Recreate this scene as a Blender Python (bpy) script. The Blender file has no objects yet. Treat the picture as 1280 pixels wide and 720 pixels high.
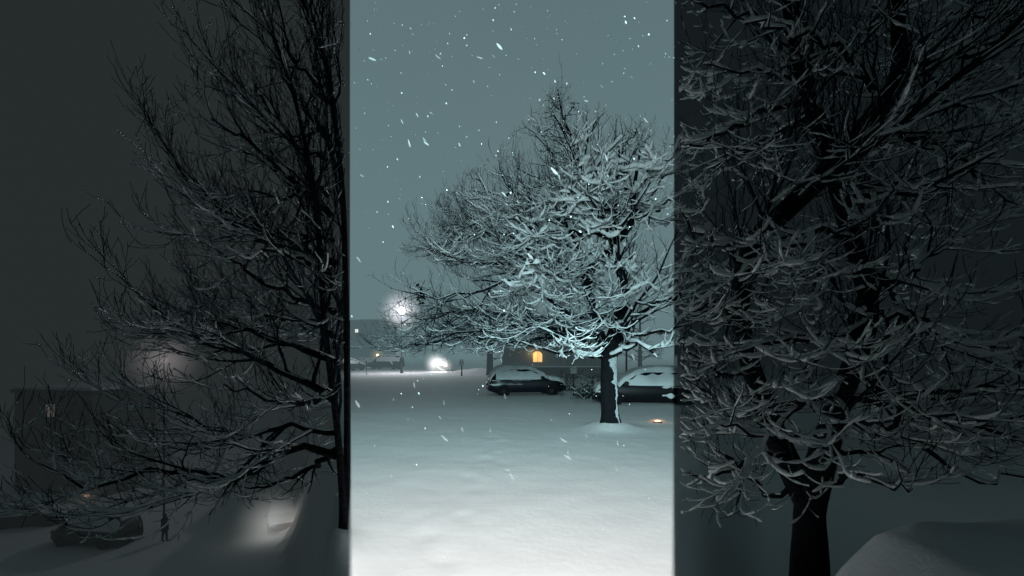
import bpy, bmesh, math, random
import numpy as np
from mathutils import Vector, Matrix, noise

random.seed(11); np.random.seed(11)
scene = bpy.context.scene
COL = scene.collection
R = math.radians
DROP = 9.5                                   # the street on the left lies this far below the yard
F, HZ, CAM_H = 565.0, 443.0, 2.1            # focal length in photo pixels, horizon row, eye height

def at(px, py, Y):
    return Vector(((px - 640.0) * Y / F, Y, CAM_H + (HZ - py) * Y / F))
def ground_depth(py): return F * CAM_H / (py - HZ)
def pxof(p): return 640.0 + F * p[0] / max(p[1], .05)

# ------------------------------------------------------------------ materials
def mat(name, col, rough=.7, metal=0., noise_scale=None, noise_amt=.25, bump=0., bump_scale=None, spec=.3, emit=None, emit_s=0.):
    m = bpy.data.materials.new(name); m.use_nodes = True
    nt = m.node_tree; b = nt.nodes['Principled BSDF']
    b.inputs['Base Color'].default_value = (*col, 1)
    b.inputs['Roughness'].default_value = rough
    b.inputs['Metallic'].default_value = metal
    b.inputs['Specular IOR Level'].default_value = spec
    if emit:
        b.inputs['Emission Color'].default_value = (*emit, 1)
        b.inputs['Emission Strength'].default_value = emit_s
    if noise_scale:
        tc = nt.nodes.new('ShaderNodeTexCoord')
        n = nt.nodes.new('ShaderNodeTexNoise'); n.inputs['Scale'].default_value = noise_scale; n.inputs['Detail'].default_value = 6
        nt.links.new(tc.outputs['Object'], n.inputs['Vector'])
        mx = nt.nodes.new('ShaderNodeMix'); mx.data_type = 'RGBA'
        mx.inputs['A'].default_value = (*[c * (1 - noise_amt) for c in col], 1)
        mx.inputs['B'].default_value = (*[min(1, c * (1 + noise_amt)) for c in col], 1)
        nt.links.new(n.outputs['Fac'], mx.inputs['Factor'])
        nt.links.new(mx.outputs['Result'], b.inputs['Base Color'])
    if bump:
        tc = nt.nodes.new('ShaderNodeTexCoord')
        n = nt.nodes.new('ShaderNodeTexNoise'); n.inputs['Scale'].default_value = bump_scale or 8; n.inputs['Detail'].default_value = 8
        nt.links.new(tc.outputs['Object'], n.inputs['Vector'])
        bp = nt.nodes.new('ShaderNodeBump'); bp.inputs['Strength'].default_value = bump; bp.inputs['Distance'].default_value = .05
        nt.links.new(n.outputs['Fac'], bp.inputs['Height']); nt.links.new(bp.outputs['Normal'], b.inputs['Normal'])
    return m

M = dict(
    snow=mat('snow', (.78, .80, .80), .85, noise_scale=.5, noise_amt=.05, bump=.14, bump_scale=9, spec=.2),
    treesnow=mat('tree_snow', (.76, .80, .81), .9, bump=.3, bump_scale=30, spec=.15),
    bark=mat('bark', (.009, .010, .013), .95, noise_scale=9, noise_amt=.5, bump=.8, bump_scale=22, spec=.1),
    twig=mat('twig_bark', (.009, .020, .028), .95, spec=.1),
    paint=mat('dark_car_paint', (.006, .009, .016), .35, spec=.4, noise_scale=3, noise_amt=.3),
    paint2=mat('black_car_paint', (.004, .005, .009), .3, spec=.4, noise_scale=3, noise_amt=.3),
    greypaint=mat('grey_car_paint', (.03, .035, .04), .4),
    glass=mat('car_glass', (.008, .012, .016), .12, spec=.5),
    tyre=mat('tyre_rubber', (.010, .010, .011), .9),
    rim=mat('wheel_rim', (.08, .085, .09), .45, .6),
    trim=mat('black_trim', (.008, .008, .009), .6),
    lens=mat('lamp_lens', (.3, .32, .33), .15, spec=.6),
    redlens=mat('tail_lens', (.10, .008, .006), .2, spec=.6),
    metal=mat('grey_metal', (.07, .075, .08), .5, .6),
    whitesign=mat('sign_face', (.5, .52, .52), .5),
    concrete=mat('block_wall', (.10, .115, .12), .9, noise_scale=.4, noise_amt=.2),
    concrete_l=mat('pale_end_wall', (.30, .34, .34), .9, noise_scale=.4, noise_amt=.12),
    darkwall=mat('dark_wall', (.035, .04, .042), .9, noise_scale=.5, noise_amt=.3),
    housewall=mat('house_wall', (.055, .062, .07), .9, noise_scale=2.5, noise_amt=.15),
    dimwall=mat('dim_wall', (.075, .085, .087), .9, noise_scale=.5, noise_amt=.3), dimpane=mat('dim_lit_pane', (.3, .3, .3), .5, emit=(1, .9, .8), emit_s=.10),
    pane=mat('dark_pane', (.01, .014, .018), .15, spec=.5),
    frame=mat('window_frame', (.25, .25, .25), .6),
    amber=mat('amber_pane', (.6, .35, .1), .4, emit=(1, .62, .22), emit_s=1.0),
    whitepane=mat('lit_pane', (.6, .6, .6), .4, emit=(1, .98, .9), emit_s=2.0),
    bulb=mat('lamp_globe', (.8, .8, .8), .4, emit=(1, .95, .95), emit_s=14),
    warmbulb=mat('warm_lamp_globe', (.8, .7, .5), .4, emit=(1, .72, .36), emit_s=5),
    dimbulb=mat('dim_lamp_globe', (.6, .5, .5), .4, emit=(1, .85, .82), emit_s=.12),
    dimwarm=mat('dim_warm_globe', (.6, .5, .4), .4, emit=(1, .7, .5), emit_s=.25),
    headlight=mat('headlight_on', (.8, .8, .8), .3, emit=(1, 1, .97), emit_s=12),
    orange=mat('orange_flare_glow', (.7, .3, .1), .3, emit=(1, .52, .30), emit_s=3.0),
    skin=mat('skin', (.3, .2, .16), .6), coat=mat('dark_coat', (.010, .012, .016), .9, noise_scale=8), hair=mat('dark_hair', (.01, .008, .007), .8),
    leaf=mat('dead_leaf', (.012, .012, .012), .9),
    evergreen=mat('shrub_leaf', (.016, .028, .028), .8, noise_scale=4, noise_amt=.4),
)

# ------------------------------------------------------------------ object helpers
def link(o, parent=None):
    COL.objects.link(o)
    if parent: o.parent = parent
    return o
def mesh_obj(name, verts, faces, m, parent=None, smooth=True):
    me = bpy.data.meshes.new(name); me.from_pydata(verts, [], faces); me.update()
    me.materials.append(m)
    if smooth: me.polygons.foreach_set('use_smooth', [True] * len(me.polygons))
    return link(bpy.data.objects.new(name, me), parent)
def bm_obj(name, bm, m, parent=None, smooth=False):
    me = bpy.data.meshes.new(name); bm.to_mesh(me); bm.free(); me.materials.append(m)
    if smooth: me.polygons.foreach_set('use_smooth', [True] * len(me.polygons))
    return link(bpy.data.objects.new(name, me), parent)
def tag(o, label, cat, group=None):
    o['label'] = label; o['category'] = cat
    if group: o['group'] = group
    return o
def thing(name, label, cat, loc=(0, 0, 0), rz=0., group=None):
    o = bpy.data.objects.new(name, None); o.empty_display_size = .2; COL.objects.link(o)
    o.location = loc; o.rotation_euler = (0, 0, rz)
    return tag(o, label, cat, group)
def structure(o): o['kind'] = 'structure'; return o
def copy_tree(o, parent=None):
    c = o.copy(); COL.objects.link(c)
    if parent: c.parent = parent
    for ch in list(o.children): copy_tree(ch, c)
    return c
def box(bm, x0, x1, y0, y1, z0, z1, bev=0.):
    r = bmesh.ops.create_cube(bm, size=1)
    for v in r['verts']:
        v.co = Vector(((x0 + x1) / 2 + v.co.x * (x1 - x0), (y0 + y1) / 2 + v.co.y * (y1 - y0), (z0 + z1) / 2 + v.co.z * (z1 - z0)))
    if bev:
        es = {e for v in r['verts'] for e in v.link_edges}
        bmesh.ops.bevel(bm, geom=list(es), offset=bev, segments=2, affect='EDGES')
def boxes(name, lst, m, parent=None, bev=0.):
    bm = bmesh.new()
    for b in lst: box(bm, *b, bev=bev)
    return bm_obj(name, bm, m, parent)
def lathe(name, prof, m, parent=None, n=16, loc=(0, 0, 0)):
    vs, fs = [], []
    for r, z in prof:
        for k in range(n):
            a = 2 * math.pi * k / n; vs.append((loc[0] + r * math.cos(a), loc[1] + r * math.sin(a), loc[2] + z))
    for i in range(len(prof) - 1):
        for k in range(n):
            fs.append((i * n + k, i * n + (k + 1) % n, (i + 1) * n + (k + 1) % n, (i + 1) * n + k))
    fs.append(tuple(range(n))[::-1]); fs.append(tuple((len(prof) - 1) * n + k for k in range(n)))
    return mesh_obj(name, vs, fs, m, parent)
def nz(x, y, z=0., s=1.): return noise.noise(Vector((x * s, y * s, z)))
def interp(x, pts):
    return float(np.interp(x, [p[0] for p in pts], [p[1] for p in pts]))

# ------------------------------------------------------------------ tubes in bulk
class Tubes:
    """collects polylines (points, radii) and builds them as ONE mesh of tapered tubes"""
    def __init__(self): self.by = {}
    def add(self, pts, rad, sides=4):
        self.by.setdefault((len(pts), sides), []).append((pts, rad))
    def arrays(self):
        V, Q, off = [], [], 0
        for (n, s), lst in self.by.items():
            P = np.array([[tuple(q) for q in a[0]] for a in lst], dtype=float); Rd = np.array([a[1] for a in lst], dtype=float)
            T = np.gradient(P, axis=1); T /= np.linalg.norm(T, axis=2, keepdims=True) + 1e-9
            ref = np.where(np.abs(T[:, 0, 2:3]) > .8, np.array([[1., 0, 0]]), np.array([[0, 0, 1.]]))
            U = np.cross(T[:, 0], ref); U /= np.linalg.norm(U, axis=1, keepdims=True) + 1e-9
            B = len(lst); ang = np.arange(s) * 2 * math.pi / s
            vs = np.empty((B, n, s, 3))
            for i in range(n):
                U = U - T[:, i] * (U * T[:, i]).sum(1, keepdims=True); U /= np.linalg.norm(U, axis=1, keepdims=True) + 1e-9
                W = np.cross(T[:, i], U)
                vs[:, i] = P[:, i, None] + Rd[:, i, None, None] * (U[:, None] * np.cos(ang)[None, :, None] + W[:, None] * np.sin(ang)[None, :, None])
            V.append(vs.reshape(-1, 3))
            b = off + np.arange(B)[:, None, None] * n * s; i = np.arange(n - 1)[None, :, None] * s
            k = np.arange(s)[None, None, :]; k1 = (k + 1) % s
            q = np.stack([b + i + k, b + i + k1, b + i + s + k1, b + i + s + k], -1).reshape(-1, 4)
            Q.append(q); off += B * n * s
        return (np.concatenate(V), np.concatenate(Q)) if V else (np.zeros((0, 3)), np.zeros((0, 4), int))
    def build(self, name, m, parent=None):
        return quads(name, *self.arrays(), m, parent)
def quads(name, V, Q, m, parent=None):
    me = bpy.data.meshes.new(name)
    me.vertices.add(len(V)); me.vertices.foreach_set('co', V.astype(np.float32).ravel())
    me.loops.add(len(Q) * 4); me.loops.foreach_set('vertex_index', Q.astype(np.int32).ravel())
    me.polygons.add(len(Q)); me.polygons.foreach_set('loop_start', np.arange(len(Q), dtype=np.int32) * 4)
    me.polygons.foreach_set('use_smooth', np.ones(len(Q), dtype=bool))
    me.materials.append(m); me.update(); me.validate()
    return link(bpy.data.objects.new(name, me), parent)

class SnowTubes:
    """half-round caps of snow lying on branches"""
    S = 7
    def __init__(self): self.by = {}
    def add(self, pts, rad, th): self.by.setdefault(len(pts), []).append((pts, rad, th))
    def build(self, name, m, parent=None):
        V, Q, off = [], [], 0; s = self.S
        ang = np.arange(s) * 2 * math.pi / s + math.pi / 6
        for n, lst in self.by.items():
            P = np.array([[tuple(q) for q in a[0]] for a in lst], dtype=float); Rd = np.array([a[1] for a in lst]); Th = np.array([a[2] for a in lst])
            T = np.gradient(P, axis=1); T /= np.linalg.norm(T, axis=2, keepdims=True) + 1e-9
            U = np.cross(T, np.array([0, 0, 1.])); U /= np.linalg.norm(U, axis=2, keepdims=True) + 1e-6
            W = np.cross(U, T)
            C = P + np.array([0, 0, 1.]) * (Rd * .55 + Th * .42)[..., None]
            hw = np.maximum(Rd * .98, 0) * np.minimum(1, Th / .02) + Th * .36
            vs = C[:, :, None] + U[:, :, None] * (hw[..., None] * np.cos(ang))[..., None] + W[:, :, None] * ((Th * .55 + Rd * .1)[..., None] * np.sin(ang))[..., None]
            B = len(lst); V.append(vs.reshape(-1, 3))
            b = off + np.arange(B)[:, None, None] * n * s; i = np.arange(n - 1)[None, :, None] * s
            k = np.arange(s)[None, None, :]; k1 = (k + 1) % s
            Q.append(np.stack([b + i + k, b + i + k1, b + i + s + k1, b + i + s + k], -1).reshape(-1, 4)); off += B * n * s
        if V: return quads(name, np.concatenate(V), np.concatenate(Q), m, parent)

class TreeGen:
    """grows limbs, branches, twigs and twiglets; heavier wood goes to `wood`, the rest to `twigs`, with snow lying on top"""
    SP = [.32, .19, .165]; RMAX = [.10, .032, .0125, .0066]; NP = [9, 8, 7, 5]; SIDES = [7, 5, 4, 3]
    def __init__(self, seed, ok=lambda p: True, snow=lambda p: 1., depth=3, scale=1., dens=1.):
        self.rnd = random.Random(seed); self.ok = ok; self.snowf = snow; self.depth = depth; self.k = scale; self.dens = dens if callable(dens) else (lambda p: dens)
        self.wood, self.twigs, self.snow = Tubes(), Tubes(), SnowTubes(); self.n = 0
    def emit(self, pts, rad, lvl):
        self.n += 1
        (self.wood if lvl == 0 else self.twigs).add(pts, rad, self.SIDES[lvl])
        amt = self.snowf(pts[len(pts) // 2])
        if amt <= .02: return
        rnd = self.rnd; n = len(pts)
        th = []; self.lump = rnd.choice((.45, .7, .9, 1.1, 1.5))
        for i in range(n):
            a = pts[max(0, i - 1)]; b = pts[min(n - 1, i + 1)]; d = (b - a); L = d.length or 1
            slope = abs(d.z) / L
            keep = max(0., min(1., (.88 - slope) * 3.0))
            t = amt * keep * rnd.uniform(.55, 1.25) * (.28 + .9 * min(1., (rad[i] / .02)) ** .5) * self.lump * (.048, .054, .066, .048)[lvl] * self.k
            if rnd.random() < .10: t *= .15
            th.append(t)
        if lvl >= 2 and rnd.random() < (.16 if lvl == 2 else .45): return
        th[0] *= .7; th[-1] = max(th[-1], .7 * sum(th) / n) if th[-2] > .01 else th[-1]
        sp_, sr, st_ = [], [], []
        for i in range(n - 1):
            a, b, c, e = pts[max(0, i - 1)], pts[i], pts[i + 1], pts[min(n - 1, i + 2)]
            mid = (b + c) * .5625 - (a + e) * .0625
            sp_ += [b, mid]; sr += [rad[i], .5 * (rad[i] + rad[i + 1])]; st_ += [th[i], .5 * (th[i] + th[i + 1]) * rnd.uniform(.72, 1.3)]
        d = (pts[-1] - pts[-2]).normalized(); w = th[-1]
        sp_ += [pts[-1], pts[-1] + d * w * .30, pts[-1] + d * w * .46]; sr += [rad[-1], rad[-1], rad[-1] * .4]; st_ += [w, w * .72, w * .12]
        self.snow.add(sp_, sr, st_)
    def children(self, pts, rad, L, lvl, t0=.14):
        if lvl >= self.depth: return
        rnd = self.rnd; n = len(pts) - 1
        cnt = max(1, int(L / (self.SP[lvl] * self.k) * self.dens(pts[n // 2]))); side = rnd.choice((-1, 1))
        for j in range(cnt):
            t = t0 + (1 - t0) * (j + rnd.uniform(.1, .9)) / cnt
            i = min(n - 1, int(t * n)); f = t * n - i
            p = pts[i].lerp(pts[i + 1], f); d = (pts[i + 1] - pts[i]).normalized(); r = rad[i] * (1 - f) + rad[i + 1] * f
            side = -side
            ang = side * rnd.uniform(.45, 1.1)
            ax = Vector((rnd.gauss(0, .32), rnd.gauss(0, .32), 1)).normalized()
            c = d.copy(); c.rotate(Matrix.Rotation(ang, 3, ax)); c.z += rnd.uniform(-.42, .06); c.normalize()
            if lvl == 0: cl = min(2.2 * self.k, L * rnd.uniform(.30, .52) * (1.05 - .62 * t) + .25 * self.k)
            elif lvl == 1: cl = min(1.05 * self.k, L * rnd.uniform(.34, .66) * (1.1 - .55 * t) + .16 * self.k)
            else: cl = rnd.uniform(.14, .36) * self.k
            self.grow(p, c, cl, min(r * .62, self.RMAX[lvl + 1] * self.k * rnd.uniform(.75, 1.1)), lvl + 1)
    def grow(self, p, d, L, r, lvl, up=None):
        rnd = self.rnd; n = self.NP[lvl]; pts = [Vector(p)]; d = Vector(d); st = L / n
        up = up if up is not None else (.02, .05, .24, .12)[lvl]
        for i in range(n):
            w = (.10, .15, .15, .14)[lvl]
            d = d + Vector((rnd.gauss(0, w), rnd.gauss(0, w), rnd.gauss(0, w * .7) + up * (.3 + 1.3 * i / n)))
            d.normalize(); q = pts[-1] + d * st
            if not self.ok(q): break
            pts.append(q)
        if len(pts) < 3: return
        m = len(pts) - 1
        rad = [max(.0028, r * (1 - .78 * i / m)) for i in range(m + 1)]
        self.emit(pts, rad, lvl); self.children(pts, rad, L * m / n, lvl)
    def path(self, ctrl, r0, r1, n=14, wob=.03, lvl=0, kids=True, t0=.1):
        """a hand-placed limb through control points (Catmull-Rom), then its children"""
        c = [Vector(q) for q in ctrl]; c = [c[0] * 2 - c[1]] + c + [c[-1] * 2 - c[-2]]; m = len(c) - 3
        pts = []
        for i in range(n + 1):
            u = i / n * m; k = min(m - 1, int(u)); f = u - k; a, b, e, g = c[k:k + 4]
            q = .5 * ((2 * b) + (e - a) * f + (2 * a - 5 * b + 4 * e - g) * f * f + (3 * b - a - 3 * e + g) * f ** 3)
            if 0 < i < n: q = q + Vector((self.rnd.gauss(0, wob), self.rnd.gauss(0, wob), self.rnd.gauss(0, wob)))
            pts.append(q)
        rad = [r0 + (r1 - r0) * (i / n) for i in range(n + 1)]
        self.emit(pts, rad, lvl)
        if kids: self.children(pts, rad, sum((pts[i + 1] - pts[i]).length for i in range(n)), lvl, t0)
        return pts, rad
    def stem(self, ctrl, radii, n=18, sides=12):
        c = [Vector(q) for q in ctrl]; cc = [c[0] * 2 - c[1]] + c + [c[-1] * 2 - c[-2]]; m = len(c) - 1; pts, rad = [], []
        for i in range(n + 1):
            u = i / n * m; k = min(m - 1, int(u)); f = u - k; a, b, e, g = cc[k:k + 4]
            pts.append(.5 * ((2 * b) + (e - a) * f + (2 * a - 5 * b + 4 * e - g) * f * f + (3 * b - a - 3 * e + g) * f ** 3))
            rad.append((radii[k] * (1 - f) + radii[k + 1] * f) * (1 + .13 * nz(pts[-1].z * 1.9, pts[-1].x * 1.9, 3.3)))
        self.wood.add(pts, rad, sides)
        return pts, rad
    def finish(self, root, snow=True):
        o1 = self.wood.build('trunk', M['bark'], root); o2 = self.twigs.build('crown', M['twig'], root)
        o3 = self.snow.build('snow_cover', M['treesnow'], root) if snow else None
        inv = Matrix.Translation(-Vector(root.location))
        for o in (o1, o2, o3):
            if o: o.data.transform(inv)
        return o1, o2, o3

# ------------------------------------------------------------------ world, sun, camera
W = bpy.data.worlds.new('World'); scene.world = W; W.use_nodes = True
nt = W.node_tree; nt.nodes.clear()
def N(t, **kw):
    n = nt.nodes.new(t)
    for k, v in kw.items(): setattr(n, k, v)
    return n
def MATH(op, a, b=None, c=None):
    n = N('ShaderNodeMath', operation=op)
    for i, v in enumerate((a, b, c)):
        if v is None: continue
        if isinstance(v, (int, float)): n.inputs[i].default_value = v
        else: nt.links.new(v, n.inputs[i])
    return n.outputs[0]
SUN_EL, SUN_ROT = R(-4), R(180)
sky = N('ShaderNodeTexSky', sky_type='NISHITA', sun_disc=False, sun_elevation=SUN_EL, sun_rotation=SUN_ROT)
bg_sky = N('ShaderNodeBackground'); bg_sky.inputs['Strength'].default_value = .05
nt.links.new(sky.outputs[0], bg_sky.inputs['Color'])
tc = N('ShaderNodeTexCoord'); sep = N('ShaderNodeSeparateXYZ'); nt.links.new(tc.outputs['Generated'], sep.inputs[0])
X, Y, Z = sep.outputs
GLOW = (.114, .178, .190)                   # town glow in the snow clouds straight ahead
ratio = MATH('DIVIDE', MATH('ABSOLUTE', X), MATH('MAXIMUM', Y, .001))
mr = N('ShaderNodeMapRange', interpolation_type='SMOOTHSTEP')
nt.links.new(ratio, mr.inputs[0]); mr.inputs[1].default_value = .356; mr.inputs[2].default_value = .3605; mr.inputs[3].default_value = 1; mr.inputs[4].default_value = 0
el = N('ShaderNodeMapRange', interpolation_type='SMOOTHSTEP'); nt.links.new(Z, el.inputs[0])
el.inputs[1].default_value = .70; el.inputs[2].default_value = .98; el.inputs[3].default_value = 1; el.inputs[4].default_value = .0
hzn = N('ShaderNodeMapRange'); nt.links.new(Z, hzn.inputs[0]); hzn.inputs[1].default_value = .0; hzn.inputs[2].default_value = .6; hzn.inputs[3].default_value = 1.12; hzn.inputs[4].default_value = .84
fac = MATH('MULTIPLY', mr.outputs[0], el.outputs[0])
ns = N('ShaderNodeTexNoise'); ns.inputs['Scale'].default_value = 3.5; ns.inputs['Detail'].default_value = 3; nt.links.new(tc.outputs['Generated'], ns.inputs['Vector'])
mixg = N('ShaderNodeMix', data_type='RGBA'); nt.links.new(ns.outputs['Fac'], mixg.inputs['Factor'])
mixg.inputs['A'].default_value = (GLOW[0] * .80, GLOW[1] * .90, GLOW[2] * .92, 1); mixg.inputs['B'].default_value = (GLOW[0] * 1.2, GLOW[1] * 1.08, GLOW[2] * 1.07, 1)
# the rest of the night sky: dim left, darker right, a little brighter overhead
mside = N('ShaderNodeMapRange', interpolation_type='SMOOTHSTEP'); nt.links.new(X, mside.inputs[0]); mside.inputs[1].default_value = -.2; mside.inputs[2].default_value = .4
mixd = N('ShaderNodeMix', data_type='RGBA'); nt.links.new(mside.outputs[0], mixd.inputs['Factor'])
mixd.inputs['A'].default_value = (.0185, .0235, .0245, 1); mixd.inputs['B'].default_value = (.006, .0095, .011, 1)
mover = N('ShaderNodeMapRange', interpolation_type='SMOOTHSTEP'); nt.links.new(Z, mover.inputs[0]); mover.inputs[1].default_value = .72; mover.inputs[2].default_value = 1.
mixo = N('ShaderNodeMix', data_type='RGBA'); nt.links.new(mover.outputs[0], mixo.inputs['Factor']); nt.links.new(mixd.outputs['Result'], mixo.inputs['A']); mixo.inputs['B'].default_value = (.037, .064, .070, 1)
mixf = N('ShaderNodeMix', data_type='RGBA'); nt.links.new(fac, mixf.inputs['Factor']); nt.links.new(mixo.outputs['Result'], mixf.inputs['A']); gsc = N('ShaderNodeVectorMath', operation='SCALE'); nt.links.new(mixg.outputs['Result'], gsc.inputs[0]); nt.links.new(hzn.outputs[0], gsc.inputs['Scale']); nt.links.new(gsc.outputs[0], mixf.inputs['B'])
bg = N('ShaderNodeBackground'); nt.links.new(mixf.outputs['Result'], bg.inputs['Color']); bg.inputs['Strength'].default_value = 1
add = N('ShaderNodeAddShader'); nt.links.new(bg_sky.outputs[0], add.inputs[0]); nt.links.new(bg.outputs[0], add.inputs[1])
out = N('ShaderNodeOutputWorld'); nt.links.new(add.outputs[0], out.inputs[0])

def lamp(name, kind, loc, energy, col, **kw):
    l = bpy.data.lights.new(name, kind); l.energy = energy; l.color = col
    for k, v in kw.items(): setattr(l, k, v)
    o = bpy.data.objects.new(name, l); COL.objects.link(o); o.location = loc
    return o
sun = lamp('night_fill', 'SUN', (0, 0, 30), .012, (.75, .95, 1), angle=R(25)); sun.rotation_euler = (R(35), 0, R(10))  # weak fill light added from above, no moon in this sky

# unseen floodlight above the viewer, beam cut to a wedge to darken both sides
flood = lamp('floodlight', 'AREA', (0, .02, 3.5), 1, (1, 1, 1), shape='RECTANGLE', size=.05, size_y=1.7)   # a tall narrow strip light
flood.rotation_euler = (R(90), 0, 0)
l = flood.data; l.use_nodes = True; ln = l.node_tree; ln.nodes.clear()
def LM(op, a, b=None):
    n = ln.nodes.new('ShaderNodeMath'); n.operation = op
    for i, v in enumerate((a, b)):
        if v is None: continue
        if isinstance(v, (int, float)): n.inputs[i].default_value = v
        else: ln.links.new(v, n.inputs[i])
    return n.outputs[0]
g = ln.nodes.new('ShaderNodeNewGeometry'); sp = ln.nodes.new('ShaderNodeSeparateXYZ'); ln.links.new(g.outputs['Incoming'], sp.inputs[0])
rt = LM('DIVIDE', LM('ABSOLUTE', sp.outputs[0]), LM('MAXIMUM', LM('ABSOLUTE', sp.outputs[1]), .001))
FLOOD = 575; ZS = -1.
lm = ln.nodes.new('ShaderNodeMapRange'); lm.interpolation_type = 'SMOOTHSTEP'; ln.links.new(rt, lm.inputs[0])
lm.inputs[1].default_value = .3555; lm.inputs[2].default_value = .3605; lm.inputs[3].default_value = 1; lm.inputs[4].default_value = 0
em = ln.nodes.new('ShaderNodeEmission')
def ramp(stops):                               # beam profile and tint by angle below the horizon (0 = 45 deg up, 1 = straight down)
    r = ln.nodes.new('ShaderNodeValToRGB'); e = r.color_ramp.elements
    while len(e) > 1: e.remove(e[-1])
    e[0].position = stops[0][0]; e[0].color = (*stops[0][1], 1)
    for p_, c_ in stops[1:]: k_ = e.new(p_); k_.color = (*c_, 1)
    ln.links.new(down, r.inputs[0]); return r.outputs[0]
down = LM('MULTIPLY', LM('ADD', LM('MULTIPLY', sp.outputs[2], ZS), .7), 1 / 1.7)
def dn(z): return (z + .7) / 1.7
prof_ = ramp([(dn(z), (v / 4,) * 3) for z, v in ((-.6, 1.1), (-.1, 1.05), (.0, 1.1), (.035, 1.1), (.07, 1.5), (.12, 3.4), (.22, 3.9), (.33, 2.35), (.5, 1.38), (.63, 1.2), (1., .9))])
tint = ramp([(dn(z), c_) for z, c_ in ((-.6, (.76, .97, 1)), (.1, (.60, .95, 1)), (.30, (.66, .96, 1)), (.5, (.97, 1, 1)), (.65, (1, .985, .97)))])
ln.links.new(tint, em.inputs['Color'])
ln.links.new(LM('MULTIPLY', LM('MULTIPLY', lm.outputs[0], FLOOD * 4), prof_), em.inputs['Strength'])
lo = ln.nodes.new('ShaderNodeOutputLight'); ln.links.new(em.outputs[0], lo.inputs[0])

cam = bpy.data.cameras.new('camera'); cam.sensor_width = 36; cam.lens = 36 * F / 1280; cam.clip_start = .05; cam.clip_end = 3000
cam.shift_y = (HZ - 360) / 1280
co = bpy.data.objects.new('camera', cam); COL.objects.link(co); co.location = (0, 0, CAM_H); co.rotation_euler = (R(90), 0, 0)
scene.camera = co

# ------------------------------------------------------------------ ground
TX, TY = at(763, 535, 12.9).x, 12.9
def ground_z(x, y):
    z = .05 * nz(x, y, 1.3, .22) + .018 * nz(x, y, 5.1, .9) + .008 * nz(x, y, 9, 2.6)
    k = max(0, 1 - abs(y - 4) / 90.); z *= k
    r_ = -x / max(y, 2.)
    sm = lambda a, b, v: (lambda t: t * t * (3 - 2 * t))(min(1., max(0., (v - a) / (b - a))))
    z -= DROP * sm(.378, .50, r_) * sm(1.6, 14, y)
    # hump round the trunks, snow banked against the cars
    z += .15 * math.exp(-((x - TX) ** 2 + (y - TY) ** 2) / .45) * (1 + .5 * nz(x, y, 4, 1.5))
    z += .08 * math.exp(-((x - TX) ** 2 + (y - TY) ** 2) / .26) * (1 + .6 * nz(x, y, 2, 3.))
    # ploughed bank at the far edge of the yard
    z += .62 * math.exp(-((x + 2.02) / .30) ** 2 - ((y - 4.35) / .6) ** 2) * (1 + .3 * nz(x, y, 6, 1.7))
    z += .55 * math.exp(-((x + 2.6) / 4.0) ** 2 - ((y - 50) / 2.2) ** 2) * (1 + .5 * nz(x, y, 2, .6))
    # the kerbside lies lower round the near tree on the right
    z -= .6 * sm(.40, .56, x / max(y, 1.5)) * (1 - sm(8, 15, y))
    # soft half-filled trail of footprints from the viewer out to the yard
    cx = -.95 + .045 * y + .12 * math.sin(y * .8)
    if 1 < y < 12:
        s = ((y / .62) % 1.) - .5; sd = 1 if int(y / .62) % 2 else -1
        w = math.exp(-((x - cx - .17 * sd) / .13) ** 2 - (s / .30) ** 2)
        z -= .022 * w * (1.25 - y / 12) * (1 + .8 * nz(x, y, 8, 2.2))
        z += .012 * math.exp(-((x - cx) / .55) ** 2) * nz(x, y, 3, 3.2)
    return z
def axis(lo, hi, near, step, growth):
    v = [0.]; s = step
    while v[-1] < hi:
        if v[-1] > near: s *= growth
        v.append(v[-1] + s)
    w = [0.]; s = step
    while w[-1] > lo:
        if w[-1] < -near: s *= growth
        w.append(w[-1] - s)
    return sorted(set(w[1:] + v))
gx = axis(-900, 900, 6, .085, 1.10); gy = axis(-14, 1800, 15, .09, 1.055)
V = np.array([(x, y, ground_z(x, y)) for y in gy for x in gx]); nx_, ny_ = len(gx), len(gy)
ii = (np.arange(ny_ - 1)[:, None] * nx_ + np.arange(nx_ - 1)[None]).ravel()
ground = structure(quads('ground', V, np.stack([ii, ii + 1, ii + nx_ + 1, ii + nx_], 1), M['snow']))

# ------------------------------------------------------------------ haze (thick falling snow further off), its light put in as emission
hz = bpy.data.materials.new('snow_haze'); hz.use_nodes = True; h = hz.node_tree; h.nodes.clear()
SIG = .0125
ab = h.nodes.new('ShaderNodeVolumeAbsorption'); ab.inputs['Density'].default_value = SIG; ab.inputs['Color'].default_value = (0, 0, 0, 1)
he = h.nodes.new('ShaderNodeEmission'); he.inputs['Color'].default_value = (*[c * 1.1 for c in GLOW], 1); he.inputs['Strength'].default_value = SIG
ha = h.nodes.new('ShaderNodeAddShader'); h.links.new(ab.outputs[0], ha.inputs[0]); h.links.new(he.outputs[0], ha.inputs[1])
ho = h.nodes.new('ShaderNodeOutputMaterial'); h.links.new(ha.outputs[0], ho.inputs['Volume'])
y0, y1, k = 26., 420., .358
hv = [(sx * k * y, y, z) for y in (y0, y1) for sx in (-1, 1) for z in (-1., 60.)]
haze = mesh_obj('haze', hv, [(0, 1, 3, 2), (4, 6, 7, 5), (0, 4, 5, 1), (2, 3, 7, 6), (1, 5, 7, 3), (0, 2, 6, 4)], hz, smooth=False)
bmx = bmesh.new(); bmx.from_mesh(haze.data); bmesh.ops.recalc_face_normals(bmx, faces=bmx.faces); bmx.to_mesh(haze.data); bmx.free()
structure(haze)

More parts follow.
